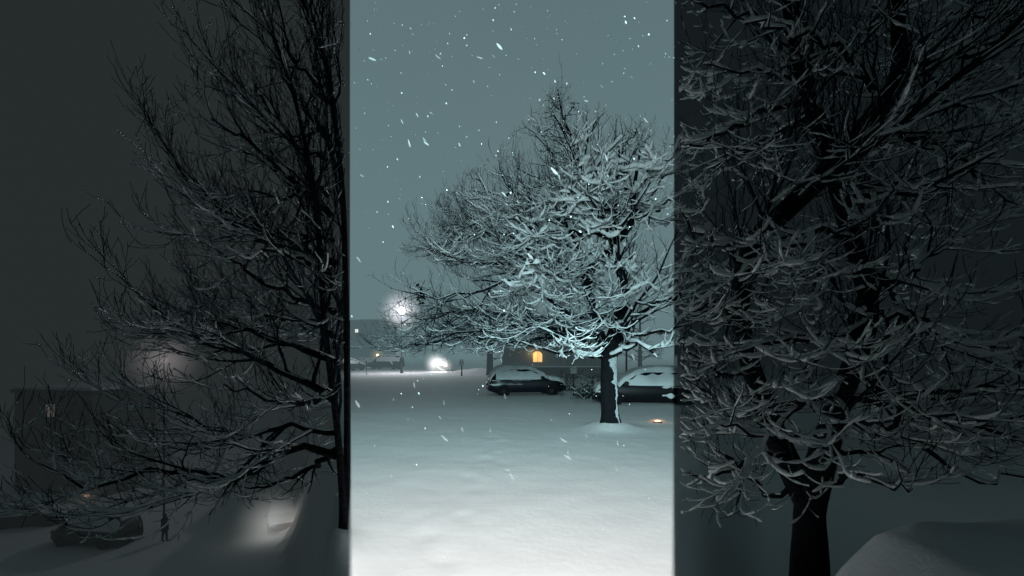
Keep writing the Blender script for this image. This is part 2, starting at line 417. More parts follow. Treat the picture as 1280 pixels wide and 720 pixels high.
def side_haze(col, sig, r0, r1, ya, yb, z0, z1):  # dim haze for the sides, its glow likewise put in as emission
    m = bpy.data.materials.new('dark_haze'); m.use_nodes = True; t = m.node_tree; t.nodes.clear()
    a = t.nodes.new('ShaderNodeVolumeAbsorption'); a.inputs['Density'].default_value = sig; a.inputs['Color'].default_value = (0, 0, 0, 1)
    e = t.nodes.new('ShaderNodeEmission'); e.inputs['Color'].default_value = (*col, 1); e.inputs['Strength'].default_value = sig
    d = t.nodes.new('ShaderNodeAddShader'); t.links.new(a.outputs[0], d.inputs[0]); t.links.new(e.outputs[0], d.inputs[1])
    o = t.nodes.new('ShaderNodeOutputMaterial'); t.links.new(d.outputs[0], o.inputs['Volume'])
    v = [(r * y, y, z) for y in (ya, yb) for r in (r0, r1) for z in (z0, z1)]
    h = mesh_obj('haze', v, [(0, 1, 3, 2), (4, 6, 7, 5), (0, 4, 5, 1), (2, 3, 7, 6), (1, 5, 7, 3), (0, 2, 6, 4)], m, smooth=False)
    b = bmesh.new(); b.from_mesh(h.data); bmesh.ops.recalc_face_normals(b, faces=b.faces); b.to_mesh(h.data); b.free()
    return structure(h)
side_haze((.0200, .0250, .0260), .021, -1.7, -.366, 15., 420., -13., 60.)
side_haze((.0075, .0112, .0128), .035, .366, 1.7, 9., 420., -2., 60.)

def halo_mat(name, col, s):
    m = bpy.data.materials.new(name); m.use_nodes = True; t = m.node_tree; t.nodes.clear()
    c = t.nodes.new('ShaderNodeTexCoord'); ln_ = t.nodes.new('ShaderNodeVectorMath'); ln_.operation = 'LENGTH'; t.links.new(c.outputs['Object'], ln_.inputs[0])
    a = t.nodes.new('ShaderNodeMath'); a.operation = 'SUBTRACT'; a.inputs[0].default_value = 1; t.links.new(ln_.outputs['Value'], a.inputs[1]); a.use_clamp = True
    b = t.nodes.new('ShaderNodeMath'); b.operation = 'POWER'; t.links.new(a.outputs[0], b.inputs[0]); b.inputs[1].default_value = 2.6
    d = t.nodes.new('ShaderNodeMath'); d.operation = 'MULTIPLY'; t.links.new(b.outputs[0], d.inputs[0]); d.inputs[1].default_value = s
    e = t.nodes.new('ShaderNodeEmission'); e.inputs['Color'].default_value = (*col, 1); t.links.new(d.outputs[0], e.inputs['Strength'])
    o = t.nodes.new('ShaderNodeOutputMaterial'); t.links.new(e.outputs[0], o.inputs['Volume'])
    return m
def halo(parent, loc, rad, col, s):  # painted halo: the volume emits by itself, no lamp light scatters in it
    """a sphere with its own painted-in glow, set round a light"""
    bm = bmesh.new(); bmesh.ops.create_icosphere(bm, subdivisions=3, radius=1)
    o = bm_obj('painted_glow', bm, halo_mat('painted_glow', col, s), parent, True); o.location = loc; o.scale = (rad,) * 3
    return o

# ------------------------------------------------------------------ lamps
def street_lamp(px, py, Y, label, bulb, hcol, hrad, hs, power, bulb_r=.2, group=None, zg=0.):
    p = at(px, py, Y); t = thing('street_lamp', label, 'street lamp', (p.x, Y, zg), group=group or 'glowing lamps on posts'); p.z -= zg
    lathe('base', [(.16, 0), (.16, .5), (.10, .62), (.06, .7)], M['metal'], t)
    lathe('pole', [(.07, .6), (.045, p.z - .25), (.05, p.z - .2)], M['metal'], t, 10)
    lathe('lamp_globe', [(bulb_r * .5, -bulb_r), (bulb_r * .9, -bulb_r * .4), (bulb_r, 0), (bulb_r * .85, bulb_r * .5), (bulb_r * .3, bulb_r * .95)], bulb, t, 16, (0, 0, p.z))
    lathe('cap', [(bulb_r * .6, bulb_r * .96), (bulb_r * .7, bulb_r * 1.1), (bulb_r * .2, bulb_r * 1.5)], M['metal'], t, 12, (0, 0, p.z))
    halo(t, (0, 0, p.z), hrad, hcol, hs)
    if power:
        a = lamp('lamp_light', 'POINT', (0, 0, p.z - .4), power, hcol, shadow_soft_size=.25); a.parent = t
    return t
street_lamp(502, 388, 50, 'tall street lamp with big white glowing globe left of the big tree', M['bulb'], (.95, .93, 1.), 2.9, 1.05, 4500, .40)
street_lamp(472, 444, 72, 'small warm yellow lamp shining above the boxy dark van', M['warmbulb'], (1, .78, .42), 1.7, .35, 90, .22)
street_lamp(631, 446, 52, 'tiny white lamp far off just above the nearer parked car', M['whitepane'], (.9, .95, 1), .6, .4, 0, .11)
street_lamp(205, 450, 30, 'dim tall street lamp glowing faintly in the dark on the left', M['dimbulb'], (.95, .86, .86), 3.0, .13, 0, .20, zg=-DROP)

street_lamp(108, 620, 33, 'low faint warm lamp in front of the dark far left building', M['dimwarm'], (1, .70, .50), 1.3, .12, 0, .14, zg=-DROP)

# ------------------------------------------------------------------ cars
def car(label, loc, rz, L=4.1, Wd=.87, prof=None, belt=.93, xa=.62, xc=-1.62, paint=None, snow=.10, sidesnow=True, lights=False, group=None, cat='car', name='parked_car', seed=0, wheel_r=.31, bsplit=-.35, flanks=()):
    t = thing(name, label, cat, loc, rz, group or 'vehicles standing in the snow')
    h_ = L / 2
    def T(x): return interp(x, prof)
    def wid(x):
        u = abs(x) / h_; return Wd * (1 - .20 * max(0, (u - .62) / .38) ** 2.2)
    def belt_z(x): return min(belt, T(x) - .03)
    def roof_w(x): return wid(x) * .985 - max(0, T(x) - belt_z(x)) * .40
    xs = np.linspace(-h_, h_, 57)
    vs, fs = [], []
    def section(x):
        w = wid(x); b = .24 + .10 * max(0, (abs(x) / h_ - .85) / .15); bz = belt_z(x); tz = T(x); rw = roof_w(x)
        half = [(.0, b), (w * .86, b), (w * .97, b + .10), (w, .5 * (b + bz)), (w * .985, bz - .03), (w * .965, bz), (rw + .015, tz - .06), (rw - .05, tz - .008), (rw * .5, tz + .012)]
        ring = [(x, y, z) for y, z in half] + [(x, 0, tz + .02)] + [(x, -y, z) for y, z in half[:0:-1]]
        return ring
    for x in xs: vs += section(x)
    n = len(section(0))
    for i in range(len(xs) - 1):
        for k_ in range(n): fs.append((i * n + k_, i * n + (k_ + 1) % n, (i + 1) * n + (k_ + 1) % n, (i + 1) * n + k_))
    fs.append(tuple(range(n))); fs.append(tuple((len(xs) - 1) * n + k_ for k_ in range(n))[::-1])
    mesh_obj('body', vs, fs, paint, t)
    def side_pt(x, f, off, sy):            # f: 0 at the belt, 1 at the roof edge
        w0, z0 = wid(x) * .965, belt_z(x); w1, z1 = roof_w(x) + .015, T(x) - .06
        return (x, sy * (w0 + (w1 - w0) * f + off), z0 + (z1 - z0) * f + off * .4)
    def side_patch(name, x0, x1, f0, f1, off, m, sy, ragged=0., parent=t):
        v, f = [], []; nx2, nf = 33, 7
        for i in range(nx2):
            for j in range(nf):
                x = x0 + (x1 - x0) * i / (nx2 - 1); hi = f1 - ragged * (.35 + 1.3 * nz(x * 3.3 + seed, sy * 3, 1.7))
                q = f0 + (hi - f0) * j / (nf - 1); e = min(i, nx2 - 1 - i, j, nf - 1 - j)
                v.append(side_pt(x, q, off * (1 if e or not ragged else .2), sy))
        for i in range(nx2 - 1):
            for j in range(nf - 1): f.append((i * nf + j, i * nf + j + 1, (i + 1) * nf + j + 1, (i + 1) * nf + j))
        return mesh_obj(name, v, f, m, parent)
    for sy in (-1, 1):
        for x0, x1 in ((bsplit + .05, xa - .10), (xc + .18, bsplit - .05)):
            win = side_patch('window', x0, x1, .08, .90, .006, M['glass'], sy)
        if sidesnow: side_patch('window_snow', xc - .05, xa + .10, -.04, .90, .026, M['treesnow'], sy, .20)
    # screens follow the roof skin
    def skin(name, x0, x1, kx, off, m, parent=t, ragged=0., nx2=26, nv=15):
        v, f = [], []
        for i in range(nx2):
            x = x0 + (x1 - x0) * i / (nx2 - 1)
            for j in range(nv):
                u = -1 + 2 * j / (nv - 1)
                kk = kx + ragged * nz(x * 2.6 + seed, u * 1.2 + 4, 3.1)
                if T(x) - belt_z(x) < .06: kk *= 1.02
                y = u * kk * roof_w(x)
                th = off * (1 - abs(u) ** 8 * (.32 if ragged else .75)) * (1 if not ragged else (.75 + .35 * nz(x * 1.7 + seed, y * 2, 0.4)))
                if ragged: th *= min(1, .12 + 1.6 * min(i, nx2 - 1 - i) / 4)
                drop = 0.02 * (abs(u) ** 3)
                v.append((x, y, T(x) + .018 - drop - (0 if not ragged else .0) + th))
        for i in range(nx2 - 1):
            for j in range(nv - 1): f.append((i * nv + j, i * nv + j + 1, (i + 1) * nv + j + 1, (i + 1) * nv + j))
        if ragged:                          # close the cap down to the bodywork
            base = len(v)
            loop = [i * nv for i in range(nx2)] + [(nx2 - 1) * nv + j for j in range(1, nv)] + [i * nv + nv - 1 for i in range(nx2 - 2, -1, -1)] + [j for j in range(nv - 2, 0, -1)]
            for q in loop: v.append((v[q][0], v[q][1] * .985, v[q][2] - off * .9 - .03))
            for a in range(len(loop)): b = (a + 1) % len(loop); f.append((loop[a], loop[b], base + b, base + a))
        return mesh_obj(name, v, f, m, parent)
    xw = xa + .55
    skin('windscreen', xa - .28, xw - .16, .93, .004, M['glass'])
    if snow:
        skin('roof_snow', -h_ + .06, xw - .15, 1.07, snow, M['treesnow'], ragged=.05, nx2=40)
        skin('bonnet_snow', xw - .14, h_ - .10, 1.05, snow * .85, M['treesnow'], ragged=.07)
    def flank(x0, x1, z0, z1, sy, th):        # snow caught on a crease, fender or bumper
        v, f = [], []; a_, b_ = 19, 6
        for i in range(a_):
            x = x0 + (x1 - x0) * i / (a_ - 1); zc = .5 * (z0 + z1) + .05 * nz(x * 2.5 + seed, z0 * 7, 3); hh_ = .5 * (z1 - z0) * max(.06, .75 + .9 * nz(x * 4 + seed, z1 * 5, 2)) * math.sin(math.pi * (i + .3) / (a_ - .4)) ** .5
            for j in range(b_):
                e = -1 + 2 * j / (b_ - 1); v.append((x, sy * (wid(x) * .985 + th * (1 - e * e) + .012), zc + hh_ * e))
        for i in range(a_ - 1):
            for j in range(b_ - 1): f.append((i * b_ + j, i * b_ + j + 1, (i + 1) * b_ + j + 1, (i + 1) * b_ + j))
        mesh_obj('flank_snow', v, f, M['treesnow'], t)
    if snow:
        for sy in (-1, 1):
            for q in flanks: flank(*q, sy, .03)
    # wheels in dark arches
    for x in (h_ * .62, -h_ * .62):
        for sy in (-1, 1):
            y = sy * (wid(x) - .10); prof_t = [(wheel_r * .62, -.10), (wheel_r * .95, -.11), (wheel_r, -.06), (wheel_r, .06), (wheel_r * .95, .11), (wheel_r * .62, .10)]
            w = lathe('wheel', prof_t, M['tyre'], t, 24); w.location = (x, y, wheel_r); w.rotation_euler = (R(90), 0, 0)
            r_ = lathe('rim', [(wheel_r * .60, -.105), (wheel_r * .55, -.09), (wheel_r * .2, -.075), (wheel_r * .2, .075), (wheel_r * .55, .09), (wheel_r * .60, .105)], M['rim'], w, 20)
            a = [];
            bm = bmesh.new()
            for s in range(13):
                th = math.pi * s / 12; c_, s_ = math.cos(th), math.sin(th)
                for rr in (wheel_r * 1.08, wheel_r * 1.22):
                    for yy in (0, .03): bm.verts.new((x + rr * c_, sy * (wid(x) * 1.0 + (yy if yy else -.10)), wheel_r + rr * s_))
            bm.verts.ensure_lookup_table(); vv = bm.verts
            for s in range(12):
                o_ = s * 4; p_ = o_ + 4
                for q in ((o_, o_ + 1, p_ + 1, p_), (o_ + 2, p_ + 2, p_ + 3, o_ + 3), (o_ + 1, o_ + 3, p_ + 3, p_ + 1)): bm.faces.new([vv[z] for z in q])
            bm_obj('wheel_arch', bm, M['trim'], t, True)
    for sy in (-1, 1):
        boxes('mirror', [(xa + .02, xa + .20, sy * (wid(xa) + .02) - .02, sy * (wid(xa) + .19) + .02, belt + .00, belt + .16)] if sy > 0 else [(xa + .02, xa + .20, -(wid(xa) + .19) - .02, -(wid(xa) + .02) + .02, belt, belt + .16)], M['trim'], t, .03)
        boxes('headlight', [(h_ - .22, h_ - .03, min(sy * .45, sy * .68), max(sy * .45, sy * .68), .60, .74)], M['headlight'] if lights else M['lens'], t, .03)
        boxes('tail_light', [(-h_ + .01, -h_ + .14, min(sy * .50, sy * .70), max(sy * .50, sy * .70), .72, .92)], M['redlens'], t, .02)
        for x in (bsplit + .18, xc + .55):
            boxes('door_handle', [(x - .09, x + .09, min(sy * Wd * .97, sy * (Wd * .97 + .05)), max(sy * Wd * .97, sy * (Wd * .97 + .05)), belt - .14, belt - .10)], M['trim'], t, .008)
    boxes('bumper', [(h_ - .16, h_ + .03, -.66, .66, .32, .50)], M['trim'], t, .05)
    boxes('grille', [(h_ - .10, h_ + .012, -.38, .38, .56, .70)], M['trim'], t, .02)
    boxes('bumper', [(-h_ - .03, -h_ + .16, -.66, .66, .34, .54)], M['trim'], t, .05)
    return t
HATCH = [(-2.05, .66), (-2.02, .92), (-1.93, 1.04), (-1.62, 1.40), (-1.3, 1.50), (-.7, 1.545), (0, 1.53), (.30, 1.46), (.80, 1.17), (1.12, .99), (1.55, .92), (1.88, .80), (2.0, .68), (2.05, .52)]
WAGON = [(-2.3, .70), (-2.26, .98), (-2.12, 1.12), (-1.75, 1.42), (-1.3, 1.53), (-.5, 1.57), (.15, 1.54), (.5, 1.44), (1.02, 1.12), (1.25, 1.02), (1.75, .95), (2.1, .82), (2.24, .70), (2.3, .52)]
VAN = [(-2.4, .9), (-2.38, 1.7), (-2.25, 1.93), (-1.6, 1.98), (.6, 1.98), (1.0, 1.86), (1.5, 1.32), (1.72, 1.12), (2.2, 1.0), (2.35, .85), (2.4, .5)]
y1_ = 24.2
car('small dark hatchback under thick snow, parked behind the big tree, left of its trunk', (at(657, 0, y1_).x, y1_, -.11), R(8), prof=HATCH, paint=M['paint'], snow=.19, seed=1, flanks=((-2.02, -1.2, .62, .74), (-1.9, -1.45, .82, .90), (-1.25, -.3, .66, .70), (-.9, .2, .86, .89), (1.7, 2.0, .56, .66)))
y2_ = 19.6
c2x = at(807, 0, y2_).x
c2 = car('long black snow-capped estate car parked right behind the big tree trunk', (c2x, y2_, -.11), R(180 - 6), L=4.6, Wd=.9, prof=WAGON, paint=M['paint2'], xa=.84, xc=-1.85, snow=.19, seed=7, bsplit=-.3, flanks=((-2.1, -.50, .76, .94), (-1.05, -.50, .40, .60), (1.85, 2.2, .62, .70)))
p = at(483, 0, 64)
car('boxy dark van standing in the snow near the person', (p.x, 64, 0), R(170), L=4.8, Wd=.98, prof=VAN, belt=1.15, xa=1.0, xc=-2.3, paint=M['greypaint'], snow=.10, name='parked_van', cat='van', seed=3, bsplit=.1)
p = at(461, 0, 70)
car('grey snow-covered car far off beside the boxy dark van', (p.x, 70, 0), R(15), prof=HATCH, paint=M['greypaint'], snow=.14, seed=5)
p = at(437, 0, 58)
car('snow-covered car at the left edge of the lit yard', (p.x, 58, 0), R(60), prof=HATCH, paint=M['greypaint'], snow=.16, seed=9)
p = at(552, 0, 58)
ct = car('snow-covered car facing forward with both headlights shining brightly', (p.x, 58, 0), R(-84), prof=WAGON, L=4.6, paint=M['greypaint'], xa=.84, xc=-1.85, snow=.14, lights=True, seed=12, bsplit=-.3)
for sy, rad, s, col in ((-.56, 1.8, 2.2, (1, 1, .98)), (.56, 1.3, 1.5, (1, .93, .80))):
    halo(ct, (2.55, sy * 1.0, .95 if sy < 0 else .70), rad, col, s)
hl = lamp('headlight_beam', 'SPOT', (2.45, 0, .8), 900, (1, .98, .93), spot_size=R(120), spot_blend=.8, shadow_soft_size=.3); hl.parent = ct; hl.rotation_euler = (R(86), 0, R(-90))
p = at(122, 0, 28)
car('dark boxy vehicle barely visible beneath the branches at far left', (p.x, 28, ground_z(p.x, 28) - .1), R(172), L=4.8, Wd=.98, prof=VAN, belt=1.15, xa=1.0, xc=-2.3, paint=M['greypaint'], snow=.08, name='parked_van', cat='van', seed=15, bsplit=.1)

p = at(42, 0, 31)
car('snowy dark car almost lost in the gloom at the far left edge', (p.x, 31, ground_z(p.x, 31) - .1), R(12), prof=HATCH, paint=M['greypaint'], snow=.14, seed=18)
p = at(352, 0, 31)
cd = car('snowy car with dim hazy headlights beneath the dark left branches', (p.x, 31, ground_z(p.x, 31) - .1), R(-60), prof=HATCH, paint=M['greypaint'], snow=.14, seed=19)
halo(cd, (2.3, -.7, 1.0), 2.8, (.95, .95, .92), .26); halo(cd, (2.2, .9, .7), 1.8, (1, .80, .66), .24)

car('snowed-in car close by in the dark at the bottom right corner', (4.32, 2.7, -.76), 0, prof=HATCH, paint=M['paint2'], snow=.17, seed=23)

# ------------------------------------------------------------------ people
def person(label, loc, rz):
    t = thing('person', label, 'person', loc, rz)
    J = {'pel': (0, 0, .94), 'sp': (0, 0, 1.18), 'ch': (0, .01, 1.38), 'nk': (0, 0, 1.50), 'hd': (0, .015, 1.60), 'ht': (0, .01, 1.72)}
    E = [('pel', 'sp'), ('sp', 'ch'), ('ch', 'nk'), ('nk', 'hd'), ('hd', 'ht')]; Rr = {'pel': .17, 'sp': .165, 'ch': .175, 'nk': .06, 'hd': .098, 'ht': .065}
    for s, n_ in ((-1, 'l'), (1, 'r')):
        J.update({'hip' + n_: (s * .10, 0, .88), 'kn' + n_: (s * .11, .05 * s, .48), 'an' + n_: (s * .11, -.02 + .08 * s, .09), 'to' + n_: (s * .13, .14 + .08 * s, .04),
                  'sh' + n_: (s * .19, 0, 1.40), 'el' + n_: (s * .25, -.03, 1.12), 'wr' + n_: (s * .23, .08, .90), 'ha' + n_: (s * .22, .10, .80)})
        Rr.update({'hip' + n_: .115, 'kn' + n_: .072, 'an' + n_: .055, 'to' + n_: .045, 'sh' + n_: .085, 'el' + n_: .062, 'wr' + n_: .045, 'ha' + n_: .04})
        E += [('pel', 'hip' + n_), ('hip' + n_, 'kn' + n_), ('kn' + n_, 'an' + n_), ('an' + n_, 'to' + n_), ('ch', 'sh' + n_), ('sh' + n_, 'el' + n_), ('el' + n_, 'wr' + n_), ('wr' + n_, 'ha' + n_)]
    ks = list(J); me = bpy.data.meshes.new('body'); me.from_pydata([J[k_] for k_ in ks], [(ks.index(a), ks.index(b)) for a, b in E], [])
    o = link(bpy.data.objects.new('body', me), t); m = o.modifiers.new('skin', 'SKIN')
    for i, k_ in enumerate(ks): me.skin_vertices[0].data[i].radius = (Rr[k_], Rr[k_] * (.75 if k_ in ('pel', 'sp', 'ch') else 1)); me.skin_vertices[0].data[i].use_root = (k_ == 'pel')
    s_ = o.modifiers.new('sub', 'SUBSURF'); s_.levels = s_.render_levels = 2; me.materials.append(M['coat'])
    # coat skirt, hood and face
    lathe('coat', [(.20, .72), (.205, .95), (.19, 1.15), (.20, 1.36), (.14, 1.46), (.08, 1.50)], M['coat'], t, 20)
    lathe('hair', [(.03, .0), (.10, .02), (.112, .08), (.095, .15), (.04, .18)], M['hair'], t, 16, (0, -.02, 1.58))
    bm = bmesh.new(); bmesh.ops.create_uvsphere(bm, u_segments=16, v_segments=12, radius=.082)
    for v in bm.verts:
        v.co.y *= .75; v.co.z *= 1.25
        if abs(v.co.x) < .02 and v.co.y > .05 and -.03 < v.co.z < .02: v.co.y += .02
        v.co += Vector((0, .05, 1.61))
    bm_obj('face', bm, M['skin'], t, True)
    return t
p = at(502, 0, 62); person('lone person in dark coat walking across the far snowy yard', (p.x, 62, 0), R(20))
p = at(206, 0, 28); person('dim figure standing on the dark street beside the boxy vehicle, far left', (p.x, 28, ground_z(p.x, 28) - .03), R(-30))

# ------------------------------------------------------------------ buildings
def window_grid(t, x0, x1, zs, cols, yface, w, hgt, lit=(), litm=None, frm=None):
    n = 0
    for zi, z in enumerate(zs):
        for c in range(cols):
            x = x0 + (x1 - x0) * (c + .5) / cols
            fr = boxes('window', [(x - w / 2, x + w / 2, yface - .05, yface - .004, z, z + .07), (x - w / 2, x + w / 2, yface - .05, yface - .004, z + hgt - .07, z + hgt),
                                  (x - w / 2, x - w / 2 + .07, yface - .05, yface - .004, z + .072, z + hgt - .072), (x + w / 2 - .07, x + w / 2, yface - .05, yface - .004, z + .072, z + hgt - .072), (x - .03, x + .03, yface - .05, yface - .004, z + .072, z + hgt - .072)], frm or M['frame'], t)
            boxes('pane', [(x - w / 2 + .072, x + w / 2 - .072, yface - .03, yface - .008, z + .075, z + hgt - .075)], (litm or M['whitepane']) if n in lit else M['pane'], fr)
            n += 1
def block(name, label, loc, rz, Lx, Ly, H, wall, endwall, cols, zs, lit=(), w=1.1, hgt=1.1, snow=.25, litm=None, frm=None):
    t = thing(name, label, 'building', loc, rz)
    boxes('wall', [(-Lx, 0, 0, Ly, 0, H)], wall, t)
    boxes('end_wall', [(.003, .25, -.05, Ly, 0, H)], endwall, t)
    boxes('roof', [(-Lx - .15, .40, -.2, Ly + .15, H + .002, H + .28)], M['darkwall'], t)
    boxes('roof_snow', [(-Lx - .1, .34, -.14, Ly + .1, H + .283, H + .283 + snow)], M['snow'], t, .08)
    window_grid(t, -Lx + .4, -.4, zs, cols, 0, w, hgt, lit, litm, frm)
    return t
p = at(473, 0, 88)
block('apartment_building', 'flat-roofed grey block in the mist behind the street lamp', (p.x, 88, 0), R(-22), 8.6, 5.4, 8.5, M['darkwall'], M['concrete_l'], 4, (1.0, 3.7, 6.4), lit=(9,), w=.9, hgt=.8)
p = at(112, 0, 36)
block('apartment_building', 'dark flat-roofed building in the gloom at the far left edge', (p.x, 36, ground_z(p.x, 36) - .2), R(-14), 8.5, 5, 8.6, M['dimwall'], M['concrete'], 3, (1.2, 3.9, 6.6), lit=(7,), litm=M['dimpane'], frm=M['darkwall'], w=1.2, hgt=1.2)

# house with the amber arched window
Yh = 46.; hx = at(668, 0, Yh).x
t = thing('house', 'dark house with an arched amber lit window behind the parked cars', 'house', (hx, Yh, 0))
bx0, bx1, by0, by1, hh = -3.3, 7.5, 0., 8., 3.5
wx, wz0, ww, wh = .33, 1.28, .52, 1.12
boxes('wall', [(bx0, wx - ww, by0, by1, 0, hh), (wx + ww, bx1, by0, by1, 0, hh), (wx - ww + .001, wx + ww - .001, by0 + .25, by1 - .01, 0, hh - .01), (wx - ww, wx + ww, by0, by0 + .249, 0, wz0 - .02), (wx - ww, wx + ww, by0, by0 + .249, wz0 + wh + .42, hh)], M['housewall'], t)
bm = bmesh.new(); o_ = .55
vs = [bm.verts.new(v) for v in ((bx0 - o_, by0 - o_, hh), (bx1 + o_, by0 - o_, hh), (bx1 + o_, by1 + o_, hh), (bx0 - o_, by1 + o_, hh), (bx0 + 3.4, 4, hh + 2.3), (bx1 - 3.4, 4, hh + 2.3))]
for f in ((0, 1, 5, 4), (1, 2, 5), (2, 3, 4, 5), (3, 0, 4), (3, 2, 1, 0)): bm.faces.new([vs[i] for i in f])
rf = bm_obj('roof', bm, M['darkwall'], t)
bm = bmesh.new()
vs = [bm.verts.new(v) for v in ((bx0 - o_, by0 - o_, hh + .02), (bx1 + o_, by0 - o_, hh + .02), (bx1 + o_, by1 + o_, hh + .02), (bx0 - o_, by1 + o_, hh + .02), (bx0 + 3.4, 4, hh + 2.55), (bx1 - 3.4, 4, hh + 2.55),
      (bx0 - o_, by0 - o_, hh + .2), (bx1 + o_, by0 - o_, hh + .2))]
for f in ((6, 7, 5, 4), (7, 2, 5), (2, 3, 4, 5), (3, 6, 4), (0, 1, 7, 6)): bm.faces.new([vs[i] for i in f])
bm_obj('roof_snow', bm, M['snow'], rf)
boxes('chimney', [(3, 3.7, 3.2, 3.9, hh + 1.2, hh + 3.3)], M['darkwall'], rf)
def arch(name, w, z0, h0, y, m, parent, x=wx, ring=0., dep=.05):
    pts = [(-w, z0), (w, z0), (w, z0 + h0)] + [(w * math.cos(a), z0 + h0 + w * .85 * math.sin(a)) for a in np.linspace(.2, math.pi - .2, 9)] + [(-w, z0 + h0)]
    bm = bmesh.new()
    if not ring:
        bm.faces.new([bm.verts.new((x + a, y, z)) for a, z in pts])
    else:
        ins = [(a * (1 - ring / w), z0 + ring + (z - z0) * (1 - 2 * ring / (h0 + w * .85))) for a, z in pts]
        A = [bm.verts.new((x + a, y, z)) for a, z in pts]; B = [bm.verts.new((x + a, y, z)) for a, z in ins]; n = len(pts)
        for i in range(n): bm.faces.new((A[i], A[(i + 1) % n], B[(i + 1) % n], B[i]))
        r = bmesh.ops.extrude_face_region(bm, geom=bm.faces[:]); bmesh.ops.translate(bm, verts=[v for v in r['geom'] if isinstance(v, bmesh.types.BMVert)], vec=(0, -dep, 0))
    return bm_obj(name, bm, m, parent)
wf = arch('window', ww, wz0, wh - .38, by0 - .01, M['frame'], t, ring=.06); wf['label'] = 'arched window glowing amber'
arch('pane', ww - .03, wz0 + .02, wh - .40, by0 + .12, M['amber'], wf)
boxes('glazing_bar', [(wx - .02, wx + .02, by0 - .03, by0 + .0, wz0 + .06, wz0 + wh)], M['frame'], wf)
boxes('porch_step', [(wx - 1.2, wx + 1.2, -1.0, -.01, 0, .22)], M['concrete'], t)
boxes('porch_roof', [(wx - 1.9, wx + .75, -.8, -.01, 2.75, 2.87)], M['darkwall'], t)
boxes('porch_snow', [(wx - 1.88, wx + .73, -.78, -.02, 2.873, 3.03)], M['snow'], t, .05)
pl = lamp('porch_light', 'POINT', (wx - .55, -.5, 2.3), 45, (1, .62, .22), shadow_soft_size=.1); pl.parent = t
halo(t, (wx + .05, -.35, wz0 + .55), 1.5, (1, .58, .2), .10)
window_grid(t, 2.2, 7.2, (1.1,), 2, 0, 1.0, 1.2)

# low garden wall / fence under the amber window
Yw = 40.
t = thing('garden_wall', 'low dark snow-topped wall between the parked car and house', 'wall', (at(700, 0, Yw).x, Yw, 0))
boxes('wall', [(-4.6, 4.0, -.12, .12, 0, .95)], M['darkwall'], t)
boxes('coping_snow', [(-4.62, 4.02, -.16, .16, .952, 1.08)], M['snow'], t, .05)

# ------------------------------------------------------------------ posts and signs
def sign_post(px, Y, top, label, plate, snow=.05, r=.03, pr=.0):
    x = at(px, 0, Y).x; t = thing('sign_post', label, 'sign post', (x, Y, 0))
    lathe('pole', [(r * 1.4, 0), (r, .2), (r, top), (r * .6, top + .01)], M['metal'], t, 8)
    w, z0, z1 = plate
    pl_ = boxes('sign_plate', [(-w, w, -r - .025, -r - .003, z0, z1)], M['whitesign'], t, .006)
    boxes('snow_cap', [(-w * .95, w * .95, -r - .06, r, z1 + .002, z1 + .05 + snow)], M['snow'], t, .03)
    return t
sign_post(717, 23.0, 1.5, 'thin sign post standing in snow between the two parked cars', (.16, 1.12, 1.42), .03)
sign_post(577, 44.0, 1.6, 'pale snow-plastered post beside the far snow bank', (.22, 1.0, 1.45), .10, .07)
x = at(783, 0, 30).x; t = thing('utility_pole', 'thin bare pole rising behind the black estate car', 'pole', (x, 30, 0))
lathe('pole', [(.07, 0), (.05, 4.6), (.03, 4.62)], M['metal'], t, 8); boxes('pole_cap', [(-.07, .07, -.07, .07, 4.625, 4.70)], M['metal'], t, .02)
x = at(458, 0, 46).x; t = thing('marker_stake', 'thin upright stake left of the boxy dark van', 'stake', (x, 46, 0))
lathe('stake', [(.035, 0), (.03, 1.5), (.01, 1.54)], M['metal'], t, 8); lathe('snow_cap', [(.03, 1.545), (.05, 1.57), (.02, 1.62)], M['snow'], t, 8)

# orange flare spot on the snow, built as an added little light
gp = at(822, 527, ground_depth(528)); gz = ground_z(gp.x, gp.y)
t = thing('orange_flare', 'small orange light flare glowing low on the snow right of the trunk', 'light flare', (gp.x, gp.y, gz - .01))
lathe('flare_base', [(.14, 0), (.14, .03), (.12, .045)], M['metal'], t, 18)
ls = lathe('lens', [(.10, .046), (.09, .062), (.05, .075), (.01, .08)], M['orange'], t, 18)
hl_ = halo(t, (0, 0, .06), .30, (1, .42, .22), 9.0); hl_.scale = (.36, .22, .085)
gl = lamp('flare_light', 'POINT', (0, 0, .16), .55, (1, .45, .22), shadow_soft_size=.05); gl.parent = t

# ------------------------------------------------------------------ the big tree
D = 12.9
def A_(px, py, dy=0.): return at(px, py, D + dy)
rndA = random.Random(4)
ENV_L = [(112, 686), (135, 676), (158, 652), (198, 634), (222, 595), (255, 543), (308, 515), (335, 520), (360, 484), (392, 496), (408, 484), (424, 453), (440, 468), (462, 500)]
ENV_L = sorted((CAM_H + (HZ - y_) * D / F, (x_ - 640) * D / F) for y_, x_ in ENV_L)
ENV_T = [(x_, CAM_H + (HZ - y_) * D / F) for x_, y_ in ((-6, 105), (1.3, 108), (1.75, 140), (2.3, 135), (2.7, 150), (3.4, 158), (4.0, 170), (4.6, 182), (6.5, 190))]
def okA(p):
    n_ = nz(p.x * 1.4, p.y * 1.4, p.z * 1.4)
    if p.x < interp(p.z, ENV_L) + .55 * n_ - .12: return False
    if p.z > interp(p.x, ENV_T) + .5 * n_ + .08: return False
    return p.z > np.interp(pxof(p), [460, 560, 600, 650, 685, 700, 740, 860], [2.15, 2.06, 2.1, 2.2, 2.2, 2.0, 1.92, 1.95]) + .25 * nz(p.x, p.y, 6., 1.3)
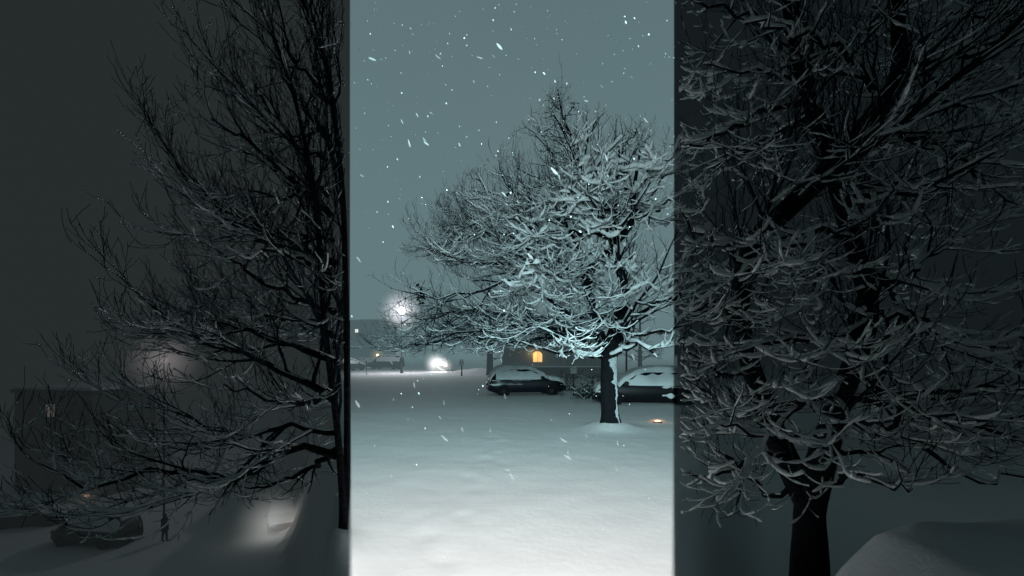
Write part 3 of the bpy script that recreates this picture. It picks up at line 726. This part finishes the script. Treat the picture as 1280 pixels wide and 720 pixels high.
def snowA(p):
    q = pxof(p); pz = HZ - (p.z - CAM_H) * F / max(p.y, 1)
    s = np.interp(q, [450, 540, 620, 700, 780, 900], [.36, .56, 1.05, 1.4, 1.55, 1.5])
    if pz < 230 and q < 725: s *= .35
    if pz > 330 and q < 640: s *= .75
    if pz > 385 and q < 690: s *= .6
    if p.z < 3.2: s *= .7
    if q > 680 and 140 < pz < 325: s *= 1.1
    return float(s) * (.35 + 1.5 * max(0, nz(p.x * .8, p.y * .8 + p.z * .8, p.z * .8, 1.) + .25))
ta = thing('bare_tree', 'big snow-laden bare tree with snow-streaked trunk in the middle', 'tree', (TX, TY, 0))
G = TreeGen(21, okA, snowA, dens=lambda p: float(np.interp(pxof(p), [460, 520, 600, 720, 900], [1.3, 1.75, 1.6, 1.1, .95])) * (.72 + .8 * max(-.3, nz(p.x * .9, p.y * .9, p.z * .9))))
base = Vector((TX, D, -.15))
trunk, trr = G.stem([base, A_(763, 528), A_(762, 500), A_(761, 462), A_(763, 440), A_(771, 405), A_(780, 366), A_(773, 330), A_(765, 300), A_(768, 262), A_(775, 215), A_(772, 178)],
                    [.40, .285, .25, .235, .25, .17, .145, .13, .115, .09, .06, .025], n=40)
s2, s2r = G.stem([A_(763, 452), A_(752, 425, .1), A_(740, 385, .25), A_(735, 350, .2), A_(741, 333, -.1), A_(765, 308, -.35), A_(790, 276, -.4), A_(792, 240, -.3), A_(800, 190, -.2)], [.17, .16, .14, .13, .125, .12, .10, .07, .025], n=26, sides=10)
s3, s3r = G.stem([A_(738, 365, .2), A_(722, 310, .4), A_(732, 250, .4), A_(733, 215, .3), A_(718, 178, .2), A_(704, 148, .1), A_(697, 112)], [.12, .10, .085, .07, .05, .032, .010], n=22, sides=8)
s4, s4r = G.stem([A_(766, 430), A_(800, 395, .4), A_(850, 370, .8), A_(905, 330, 1.0), A_(950, 300, 1.2)], [.14, .12, .10, .07, .03], n=16, sides=8)
for s, r_ in ((trunk[14:], trr[14:]), (s2[5:], s2r[5:]), (s3[3:], s3r[3:]), (s4[4:], s4r[4:])):
    L_ = sum((s[i + 1] - s[i]).length for i in range(len(s) - 1)); G.children(s, r_, L_ * .85, 0, .05)
hand = [  # lower and left limbs
    ([(757, 446), (715, 420), (660, 408), (600, 412), (530, 428), (480, 436), (455, 424)], -.6, .062),
    ([(750, 424), (700, 402), (650, 396), (590, 388), (545, 396), (500, 405)], .3, .065),
    ([(744, 405), (700, 385), (650, 352), (600, 362), (545, 372), (488, 360)], -1.1, .075),
    ([(742, 395), (690, 420), (640, 428), (575, 420), (535, 432)], 1.2, .07),
    ([(736, 350), (690, 330), (630, 330), (570, 322), (520, 308)], -.5, .07),
    ([(736, 345), (680, 318), (620, 290), (580, 296), (520, 312)], 1.6, .06),
    ([(730, 320), (680, 290), (630, 270), (590, 282), (546, 254)], .2, .065),
    ([(726, 295), (690, 268), (650, 240), (620, 246), (594, 222)], -.8, .055),
    ([(730, 262), (700, 235), (670, 222), (636, 198)], .6, .045),
    ([(735, 225), (700, 205), (680, 180), (655, 158)], -.3, .03),
    ([(725, 200), (735, 170), (748, 150), (755, 135)], .3, .03), ([(712, 168), (695, 150), (680, 140)], .1, .02), ([(706, 150), (715, 135), (722, 128)], .1, .016), ([(720, 185), (695, 172), (672, 160)], -.2, .022), ([(702, 138), (692, 128), (688, 120)], 0, .014), ([(728, 225), (700, 195), (668, 186)], .4, .03), ([(732, 240), (760, 190), (775, 165)], .5, .03),
    ([(757, 450), (720, 440), (680, 436), (650, 428), (625, 426)], -2.4, .06),
    ([(764, 448), (790, 432), (820, 436), (850, 420)], -2.2, .06),
    ([(766, 440), (800, 420), (850, 410), (900, 380)], -1.0, .07),
    ([(790, 276), (820, 262), (850, 240), (880, 225)], -.4, .06),
    ([(790, 270), (820, 235), (840, 200), (850, 178)], -.9, .05),
    ([(775, 215), (795, 190), (812, 170)], -.8, .035), ([(792, 245), (815, 215), (842, 190)], -1.6, .045), ([(778, 215), (800, 205), (830, 205)], -1.9, .04), ([(772, 200), (790, 172), (800, 158)], -.5, .03), ([(768, 250), (790, 245), (830, 235)], -2.4, .04),
    ([(768, 262), (735, 240), (700, 245), (665, 262)], -2.0, .05),
    ([(765, 300), (720, 290), (680, 300), (640, 312)], -2.6, .06),
    ([(773, 330), (730, 330), (690, 345), (650, 350)], -2.8, .055),
    ([(770, 400), (735, 395), (690, 400), (655, 415)], -3.0, .06),
    ([(778, 375), (800, 380), (840, 365), (870, 350)], -2.2, .055),
    ([(785, 280), (770, 265), (750, 275), (720, 280)], -2.2, .045),
    ([(791, 250), (770, 225), (745, 215), (715, 225)], -1.8, .045),
]
for pts, dy, r0 in hand:
    n = len(pts); c = [A_(x_, y_, dy * i / (n - 1)) for i, (x_, y_) in enumerate(pts)]
    G.path(c, r0, .009, n=14, wob=.05)
# limbs reaching towards and away from the viewer
for i in range(26):
    s, r_ = rndA.choice(((trunk[16:36], trr[16:36]), (s2[6:22], s2r[6:22]), (s3[4:14], s3r[4:14])))
    k_ = rndA.randrange(len(s)); p = s[k_]; fwd = rndA.random() < .6
    a = rndA.uniform(-2.3, -.8) if fwd else rndA.uniform(.6, 2.6)
    Lb = np.interp(p.z, [2, 4, 6, 8, 10], [3.8, 3.6, 3.0, 2.0, .8]) * rndA.uniform(.7, 1.05)
    G.grow(p, Vector((math.cos(a), math.sin(a), rndA.uniform(-.05, .45))).normalized(), Lb, min(.055, r_[k_] * .6), 0, .03)
print('tree A branches', G.n)
tw = G.finish(ta)[0]
for v_ in tw.data.vertices:                    # ridged, lumpy bark on the lower trunk
    c_ = v_.co
    if c_.z < 3.2 and abs(c_.x) < .7 and abs(c_.y) < .7:
        k_ = 1 + .07 * nz(math.atan2(c_.y, c_.x) * 2.2, c_.z * 1.3, 4.) + (.13 * max(0, .35 - c_.z) / .35 * (1 + .5 * nz(math.atan2(c_.y, c_.x) * 1.5, 0, 9.)))
        if math.hypot(c_.x, c_.y) < .5: c_.x *= k_; c_.y *= k_
# wind-packed snow streak up the right of the trunk
v, f = [], []
nn, mm = 90, 11
for i in range(nn):
    z = -.02 + 2.25 * i / (nn - 1)
    j = 0
    while j < len(trunk) - 2 and trunk[j + 1].z < z: j += 1
    ff = (z - trunk[j].z) / max(1e-4, trunk[j + 1].z - trunk[j].z); c = trunk[j].lerp(trunk[j + 1], min(1, max(0, ff))); rr = trr[j] + (trr[j + 1] - trr[j]) * min(1, max(0, ff))
    u = i / (nn - 1); a0 = R(-50 - 14 * max(0, u - .5) + 16 * nz(0, z * 2.2, 4) + 7 * nz(2, z * 9, 4)); hw_ = R(max(.5, 9 + 34 * math.exp(-((u - .80) / .13) ** 2) + 22 * nz(3, z * 3.4, 1.) + 17 * nz(5, z * 11, 1.))) * min(1, (1 - u) * 9)
    if u < .12: hw_ += R(14 * (1 - u / .12))
    for k_ in range(mm):
        e = -1 + 2 * k_ / (mm - 1); a = a0 + hw_ * e + R(5) * nz(z * 9, k_, 2); q = rr * 1.01 + (.035 + .02 * nz(z * 5, e, 8)) * (1 - e * e) - .012
        q += .012 * nz(a * 9, z * 12, 6)
        v.append((c.x + math.cos(a) * q - TX, c.y + math.sin(a) * q - TY, z))
for i in range(nn - 1):
    for k_ in range(mm - 1): f.append((i * mm + k_, i * mm + k_ + 1, (i + 1) * mm + k_ + 1, (i + 1) * mm + k_))
mesh_obj('trunk_snow', v, f, mat('rime', (.42, .45, .46), .9, noise_scale=7, noise_amt=.35, bump=.6, bump_scale=25, spec=.15), ta)

# dead leaf clump caught in the left twigs
lp = A_(526, 367, -.6); t = thing('leaf_clump', 'small dark clump of dead leaves hanging in left twigs', 'leaf clump', lp)
bm = bmesh.new(); rl = random.Random(8)
for i in range(60):
    a = Vector((rl.gauss(0, .07), rl.gauss(0, .06), rl.gauss(-.02, .13))); mr_ = Matrix.Rotation(rl.uniform(0, 6.28), 3, Vector((rl.gauss(0, 1), rl.gauss(0, 1), rl.gauss(0, 1))).normalized())
    w = rl.uniform(.03, .055); bm.faces.new([bm.verts.new(a + mr_ @ Vector(q)) for q in ((-w * 1.7, 0, 0), (-.3 * w, -w * .8, .01), (w * 1.8, 0, .02), (-.3 * w, w * .8, -.01))])
lc = bm_obj('leaves', bm, M['leaf'], t)
Tt = Tubes(); Tt.add([Vector((0, 0, .05)), Vector((.03, .02, .2)), Vector((.10, .05, .36))], [.006, .007, .009], 4); Tt.build('stalk', M['twig'], t)

# ------------------------------------------------------------------ dark trees behind the cars
def small_tree(label, px, Y, Ht, seed, rtrunk=.24, spread=.45, group=None, snow=.5):
    x = at(px, 0, Y).x; t = thing('bare_tree', label, 'tree', (x, Y, 0), group=group or 'dark trees behind the parked cars')
    g = TreeGen(seed, lambda p: p.z > .8, lambda p: snow, depth=2, scale=1.55, dens=.9)
    rn = random.Random(seed)
    ctrl = [Vector((x, Y, -.1)), Vector((x + rn.gauss(0, .06), Y, Ht * .18)), Vector((x + rn.gauss(0, .12), Y, Ht * .40)), Vector((x + rn.gauss(0, .2), Y, Ht * .70)), Vector((x + rn.gauss(0, .3), Y, Ht))]
    s, r_ = g.stem(ctrl, [rtrunk * 1.25, rtrunk, rtrunk * .75, rtrunk * .4, .03], n=18, sides=8)
    for i in range(24):
        k_ = rn.randrange(4, 17); a = rn.uniform(0, 6.28); u = k_ / 18
        g.grow(s[k_], Vector((math.cos(a), math.sin(a), rn.uniform(-.15, .6))).normalized(), Ht * spread * (1.05 - .75 * u) * rn.uniform(.75, 1.1), min(.07, r_[k_] * .6), 0, .04)
    g.finish(t); return t
small_tree('dark tree with a straight trunk just left of the snowy hatchback', 612, 45, 10.5, 31, .30, .42)
tb = small_tree('dark bare tree in front of the house roof, right of the amber window', 712, 46, 9.5, 33, .22, .42, None, .35)
for lab, px, Y, sc, rz in (('dark bare tree looming behind the long black estate car', 800, 47, .92, 1.3), ('dark bare tree behind the house, above the lit window', 655, 60, 1.1, 2.6), ('dark bare tree at the right behind the near tree', 905, 40, 1.0, 4.0)):
    c = copy_tree(tb); c.location = (at(px, 0, Y).x, Y, 0); c.scale = (sc,) * 3; c.rotation_euler.z = rz; c['label'] = lab

# shrubs between the cars
def shrub(label, px, Y, Ht, seed, name='shrub'):
    x = at(px, 0, Y).x; t = thing(name, label, 'shrub', (x, Y, 0), group='bushes between the parked cars'); rn = random.Random(seed)
    g = TreeGen(seed, lambda p: p.z > .02, lambda p: 1.5, depth=2, scale=.62, dens=1.)
    for i in range(16):
        a = rn.uniform(0, 6.28); g.grow(Vector((x + rn.gauss(0, .12), Y + rn.gauss(0, .12), -.03)), Vector((math.cos(a) * .8, math.sin(a) * .8, rn.uniform(.45, 1.1))).normalized(), Ht * rn.uniform(.7, 1.1), .016, 0, .05)
    o1 = g.wood.build('stems', M['twig'], t); o2 = g.twigs.build('twigs', M['evergreen'], t); o3 = g.snow.build('snow_cover', M['treesnow'], t)
    bm = bmesh.new()
    for i in range(520):
        q = Vector((rn.gauss(0, Ht * .38), rn.gauss(0, Ht * .34), abs(rn.gauss(Ht * .35, Ht * .25)))); mr_ = Matrix.Rotation(rn.uniform(0, 6.28), 3, Vector((rn.gauss(0, 1), rn.gauss(0, 1), rn.gauss(0, 1))).normalized()); w = rn.uniform(.02, .045)
        bm.faces.new([bm.verts.new(q + mr_ @ Vector(z)) for z in ((-w * 1.6, 0, 0), (0, -w * .7, .005), (w * 1.6, 0, 0), (0, w * .7, .005))])
    bm_obj('foliage', bm, M['evergreen'], t)
    inv = Matrix.Translation(-Vector(t.location))
    for o in (o1, o2, o3): o.data.transform(inv)
shrub('low snow-dusted bush right of the sign post between the parked cars', 733, 21.4, .72, 51)
shrub('tall dark bush just off the front of the snowy hatchback', 711, 26.5, 1.15, 52)
shrub('wide dark bush in front of the black estate car bonnet', 741, 25.5, 1.05, 53)

# ------------------------------------------------------------------ near trees in the dark on either side
DL = 5.3
def L_(px, py, dy=0.): return at(px, py, DL + dy)
def okL(p): return p.y > 1.2 and pxof(p) < 431 and p.z > .35
tl = thing('bare_tree', 'dark many-stemmed bare tree whose branches all reach left', 'tree', (L_(428, 0).x, DL, 0))
G = TreeGen(61, okL, lambda p: .45, dens=1.3, scale=.82)
bl = Vector((L_(428, 0).x, DL, -.1))
stems = [
    ([bl, L_(433, 600), L_(434, 480), L_(432, 360), L_(428, 240), L_(414, 120), L_(396, 40), L_(372, -10), L_(346, -60)], .043),
    ([bl, L_(428, 620, -.1), L_(420, 520, -.25), L_(405, 400, -.4), L_(395, 260, -.5), L_(370, 130, -.5), L_(340, 40, -.5)], .045)]
sl = slr = None
for c_, r_ in stems:
    q, w = G.stem(c_, [r_ * 1.25] + [r_ * (1 - .75 * i / (len(c_) - 1)) for i in range(len(c_) - 1)], n=30, sides=8)
    if 1: G.children(q[6:], w[6:], sum((q[i + 1] - q[i]).length for i in range(6, 30)) * .8, 0, .05)
    if sl is None: sl, slr = q, w
handL = [
    ([(421, 570), (370, 560), (300, 600), (240, 590), (170, 590), (112, 610), (48, 578)], -.3, .05), ([(420, 540), (360, 530), (300, 545), (225, 520), (140, 464)], .5, .045),
    ([(418, 500), (360, 470), (300, 440), (240, 420), (150, 346)], -.2, .05), ([(417, 450), (360, 430), (300, 410), (262, 400), (236, 384)], .7, .045),
    ([(418, 390), (370, 370), (320, 345), (270, 312)], -.5, .045), ([(420, 330), (370, 305), (320, 280), (250, 240), (206, 182)], .2, .045),
    ([(414, 270), (370, 230), (310, 180), (264, 148)], -.3, .04), ([(408, 200), (370, 180), (330, 130), (316, 98)], .5, .035), ([(412, 130), (390, 100), (360, 60), (345, 0)], -.2, .03),
    ([(423, 560), (390, 585), (340, 605), (290, 612)], .9, .04), ([(419, 480), (390, 500), (340, 500), (280, 480)], -.9, .04), ([(419, 420), (385, 400), (340, 395), (290, 372)], 1.1, .04),
    ([(416, 300), (385, 300), (345, 310), (300, 290)], .9, .035), ([(418, 360), (390, 330), (350, 318), (300, 320)], -1.0, .035), ([(410, 240), (390, 240), (355, 250), (290, 232)], -.8, .03), ([(410, 170), (395, 160), (370, 172), (330, 165)], .8, .03),
]
for pts, dy, r0 in handL:
    n = len(pts); G.path([L_(x_, y_, dy * i / (n - 1)) for i, (x_, y_) in enumerate(pts)], r0, .008, n=14, wob=.025)
G.finish(tl)

DR = 4.3
def R_(px, py, dy=0.): return at(px, py, DR + dy)
def okR(p): return p.y > 1.3 and pxof(p) > 850 and p.z > (.72 if pxof(p) < 1040 else 1.05)
tr = thing('bare_tree', 'near dark forked tree with thick snow on every branch, far right', 'tree', (R_(1012, 0).x, DR, -.6))
G = TreeGen(71, okR, lambda p: .8 * (.6 + .9 * max(0, nz(p.x, p.y, p.z, 1.1) + .35)), dens=1.1, scale=.70)
br = Vector((R_(1012, 0).x, DR, -.75))
r1, r1r = G.stem([br, R_(1012, 680), R_(1015, 620), R_(1048, 505), R_(1086, 390), R_(1065, 300), R_(1040, 215), R_(1008, 120), R_(985, 20), R_(975, -70)], [.19, .155, .14, .10, .085, .075, .07, .055, .04, .02], n=32, sides=12)
r2, r2r = G.stem([R_(1014, 640), R_(960, 520, .3), R_(925, 400, .4), R_(938, 310, .3), R_(970, 275, .1), R_(1040, 208, -.25), R_(1088, 150, -.3), R_(1124, 92, -.3), R_(1122, 20, -.3), R_(1130, -60, -.3)], [.125, .11, .10, .095, .095, .095, .085, .07, .05, .025], n=30, sides=10)
handR = [
    ([(1124, 92), (1160, 78), (1200, 70), (1240, 56), (1300, 30)], -.3, .05), ([(1100, 122), (1150, 125), (1210, 132), (1290, 165)], .3, .04), ([(1070, 175), (1130, 170), (1200, 195), (1290, 260)], -.2, .045),
    ([(1040, 205), (1015, 120), (960, 90), (880, 80)], .2, .045), ([(1075, 340), (1120, 350), (1180, 310), (1290, 250)], .5, .05), ([(1086, 390), (1140, 400), (1200, 430), (1300, 420)], -.3, .05),
    ([(1050, 500), (1110, 480), (1180, 500), (1280, 460)], .3, .055), ([(1030, 560), (1080, 560), (1150, 560), (1230, 600), (1300, 590)], -.4, .05), ([(935, 330), (900, 300), (870, 290), (850, 260)], -.2, .04),
    ([(925, 400), (890, 380), (865, 390)], -.4, .04), ([(940, 460), (900, 470), (860, 440)], -.2, .045), ([(985, 570), (940, 570), (890, 600), (860, 590)], -.5, .05), ([(1000, 600), (960, 620), (900, 560), (860, 520)], .6, .045),
    ([(1015, 620), (1060, 590), (1100, 600), (1140, 610)], -1.0, .045), ([(970, 275), (1000, 300), (1040, 330), (1000, 360)], -.9, .04), ([(1065, 300), (1020, 290), (960, 330), (900, 340)], -1.0, .045),
    ([(1080, 400), (1040, 420), (980, 430), (920, 440)], -1.2, .05), ([(1060, 470), (1020, 500), (960, 540), (900, 530)], -1.1, .05), ([(1040, 520), (1090, 530), (1140, 510), (1200, 530)], -1.2, .05),
    ([(1100, 120), (1060, 70), (1000, 40), (930, 30)], -.5, .04), ([(1008, 120), (950, 140), (900, 170), (860, 180)], -.8, .04), ([(1124, 60), (1180, 30), (1240, 10), (1300, -20)], .5, .035), ([(1000, 80), (940, 20), (880, 0), (850, -10)], .5, .035),
]
for pts, dy, r0 in handR:
    n = len(pts); G.path([R_(x_, y_, dy * i / (n - 1)) for i, (x_, y_) in enumerate(pts)], r0 * .72, .008, n=14, wob=.03)
for s, r_ in ((r1[8:], r1r[8:]), (r2[5:], r2r[5:])): G.children(s, r_, 4.0, 0, .05)
rnR = random.Random(5)
for i in range(8):
    s, r_ = rnR.choice(((r1[6:28], r1r[6:28]), (r2[4:26], r2r[4:26]))); k_ = rnR.randrange(len(s)); a = rnR.uniform(0, 6.28)
    G.grow(s[k_], Vector((math.cos(a), math.sin(a), rnR.uniform(-.35, .35))).normalized(), rnR.uniform(1.2, 2.4), .04, 0, .03)
G.finish(tr)

# ------------------------------------------------------------------ falling snow: soft irregular flake clumps blown to the right
rs = random.Random(99)
wind = Vector((.62, .1, -.78)).normalized()
def flake(bm, p, r, el):
    res = bmesh.ops.create_icosphere(bm, subdivisions=2, radius=r)
    q = Vector((0, 0, 1)).rotation_difference((wind + Vector((rs.gauss(0, .3), rs.gauss(0, .3), rs.gauss(0, .3)))).normalized()).to_matrix(); o_ = Vector((rs.random(), rs.random(), rs.random())) * 50
    for v in res['verts']:
        c = v.co * (1 + .55 * noise.noise(v.co / r * 1.3 + o_)); c.z *= el; v.co = p + q @ c
def flake_mat(name, a):
    m = mat(name, (.75, .80, .80), .95, spec=0); t = m.node_tree; b = t.nodes['Principled BSDF']; b.inputs['Alpha'].default_value = a
    return m
bm = bmesh.new()
for i in range(640):
    y = 3 + 9 * rs.random(); px = rs.uniform(430, 850); py = rs.uniform(-20, 720) if rs.random() < .3 else rs.uniform(-20, 300)
    flake(bm, at(px, py, y), rs.choice((.35, .45, .6, .75, 1.15)) * y / F * .85, rs.choice((1, 1, 1.3, 1.9)))
fs_ = bm_obj('falling_snow', bm, flake_mat('flake', .38), None, True); fs_['kind'] = 'stuff'
bm = bmesh.new()
for i in range(60):
    y = rs.uniform(1.6, 3.6); flake(bm, at(rs.uniform(440, 840), rs.uniform(0, 600), y), rs.uniform(.0035, .0055), rs.uniform(3., 5.))
for i in range(110):
    y = rs.uniform(1.6, 9); px = rs.choice((rs.uniform(0, 430), rs.uniform(850, 1280))); flake(bm, at(px, rs.uniform(0, 640), y), rs.uniform(.003, .007), rs.choice((1, 1.6, 2.4)))
fs2 = bm_obj('falling_snow', bm, flake_mat('soft_flake', .028), None, True); fs2['kind'] = 'stuff'

# ------------------------------------------------------------------ render settings
scene.view_settings.view_transform = 'Standard'; scene.view_settings.look = 'None'; scene.view_settings.exposure = 0
cy = scene.cycles; cy.use_denoising = True; cy.max_bounces = 5; cy.diffuse_bounces = 3; cy.glossy_bounces = 2; cy.transparent_max_bounces = 16; cy.volume_bounces = 0
cy.sample_clamp_indirect = 4; cy.use_adaptive_sampling = True; cy.adaptive_threshold = .01
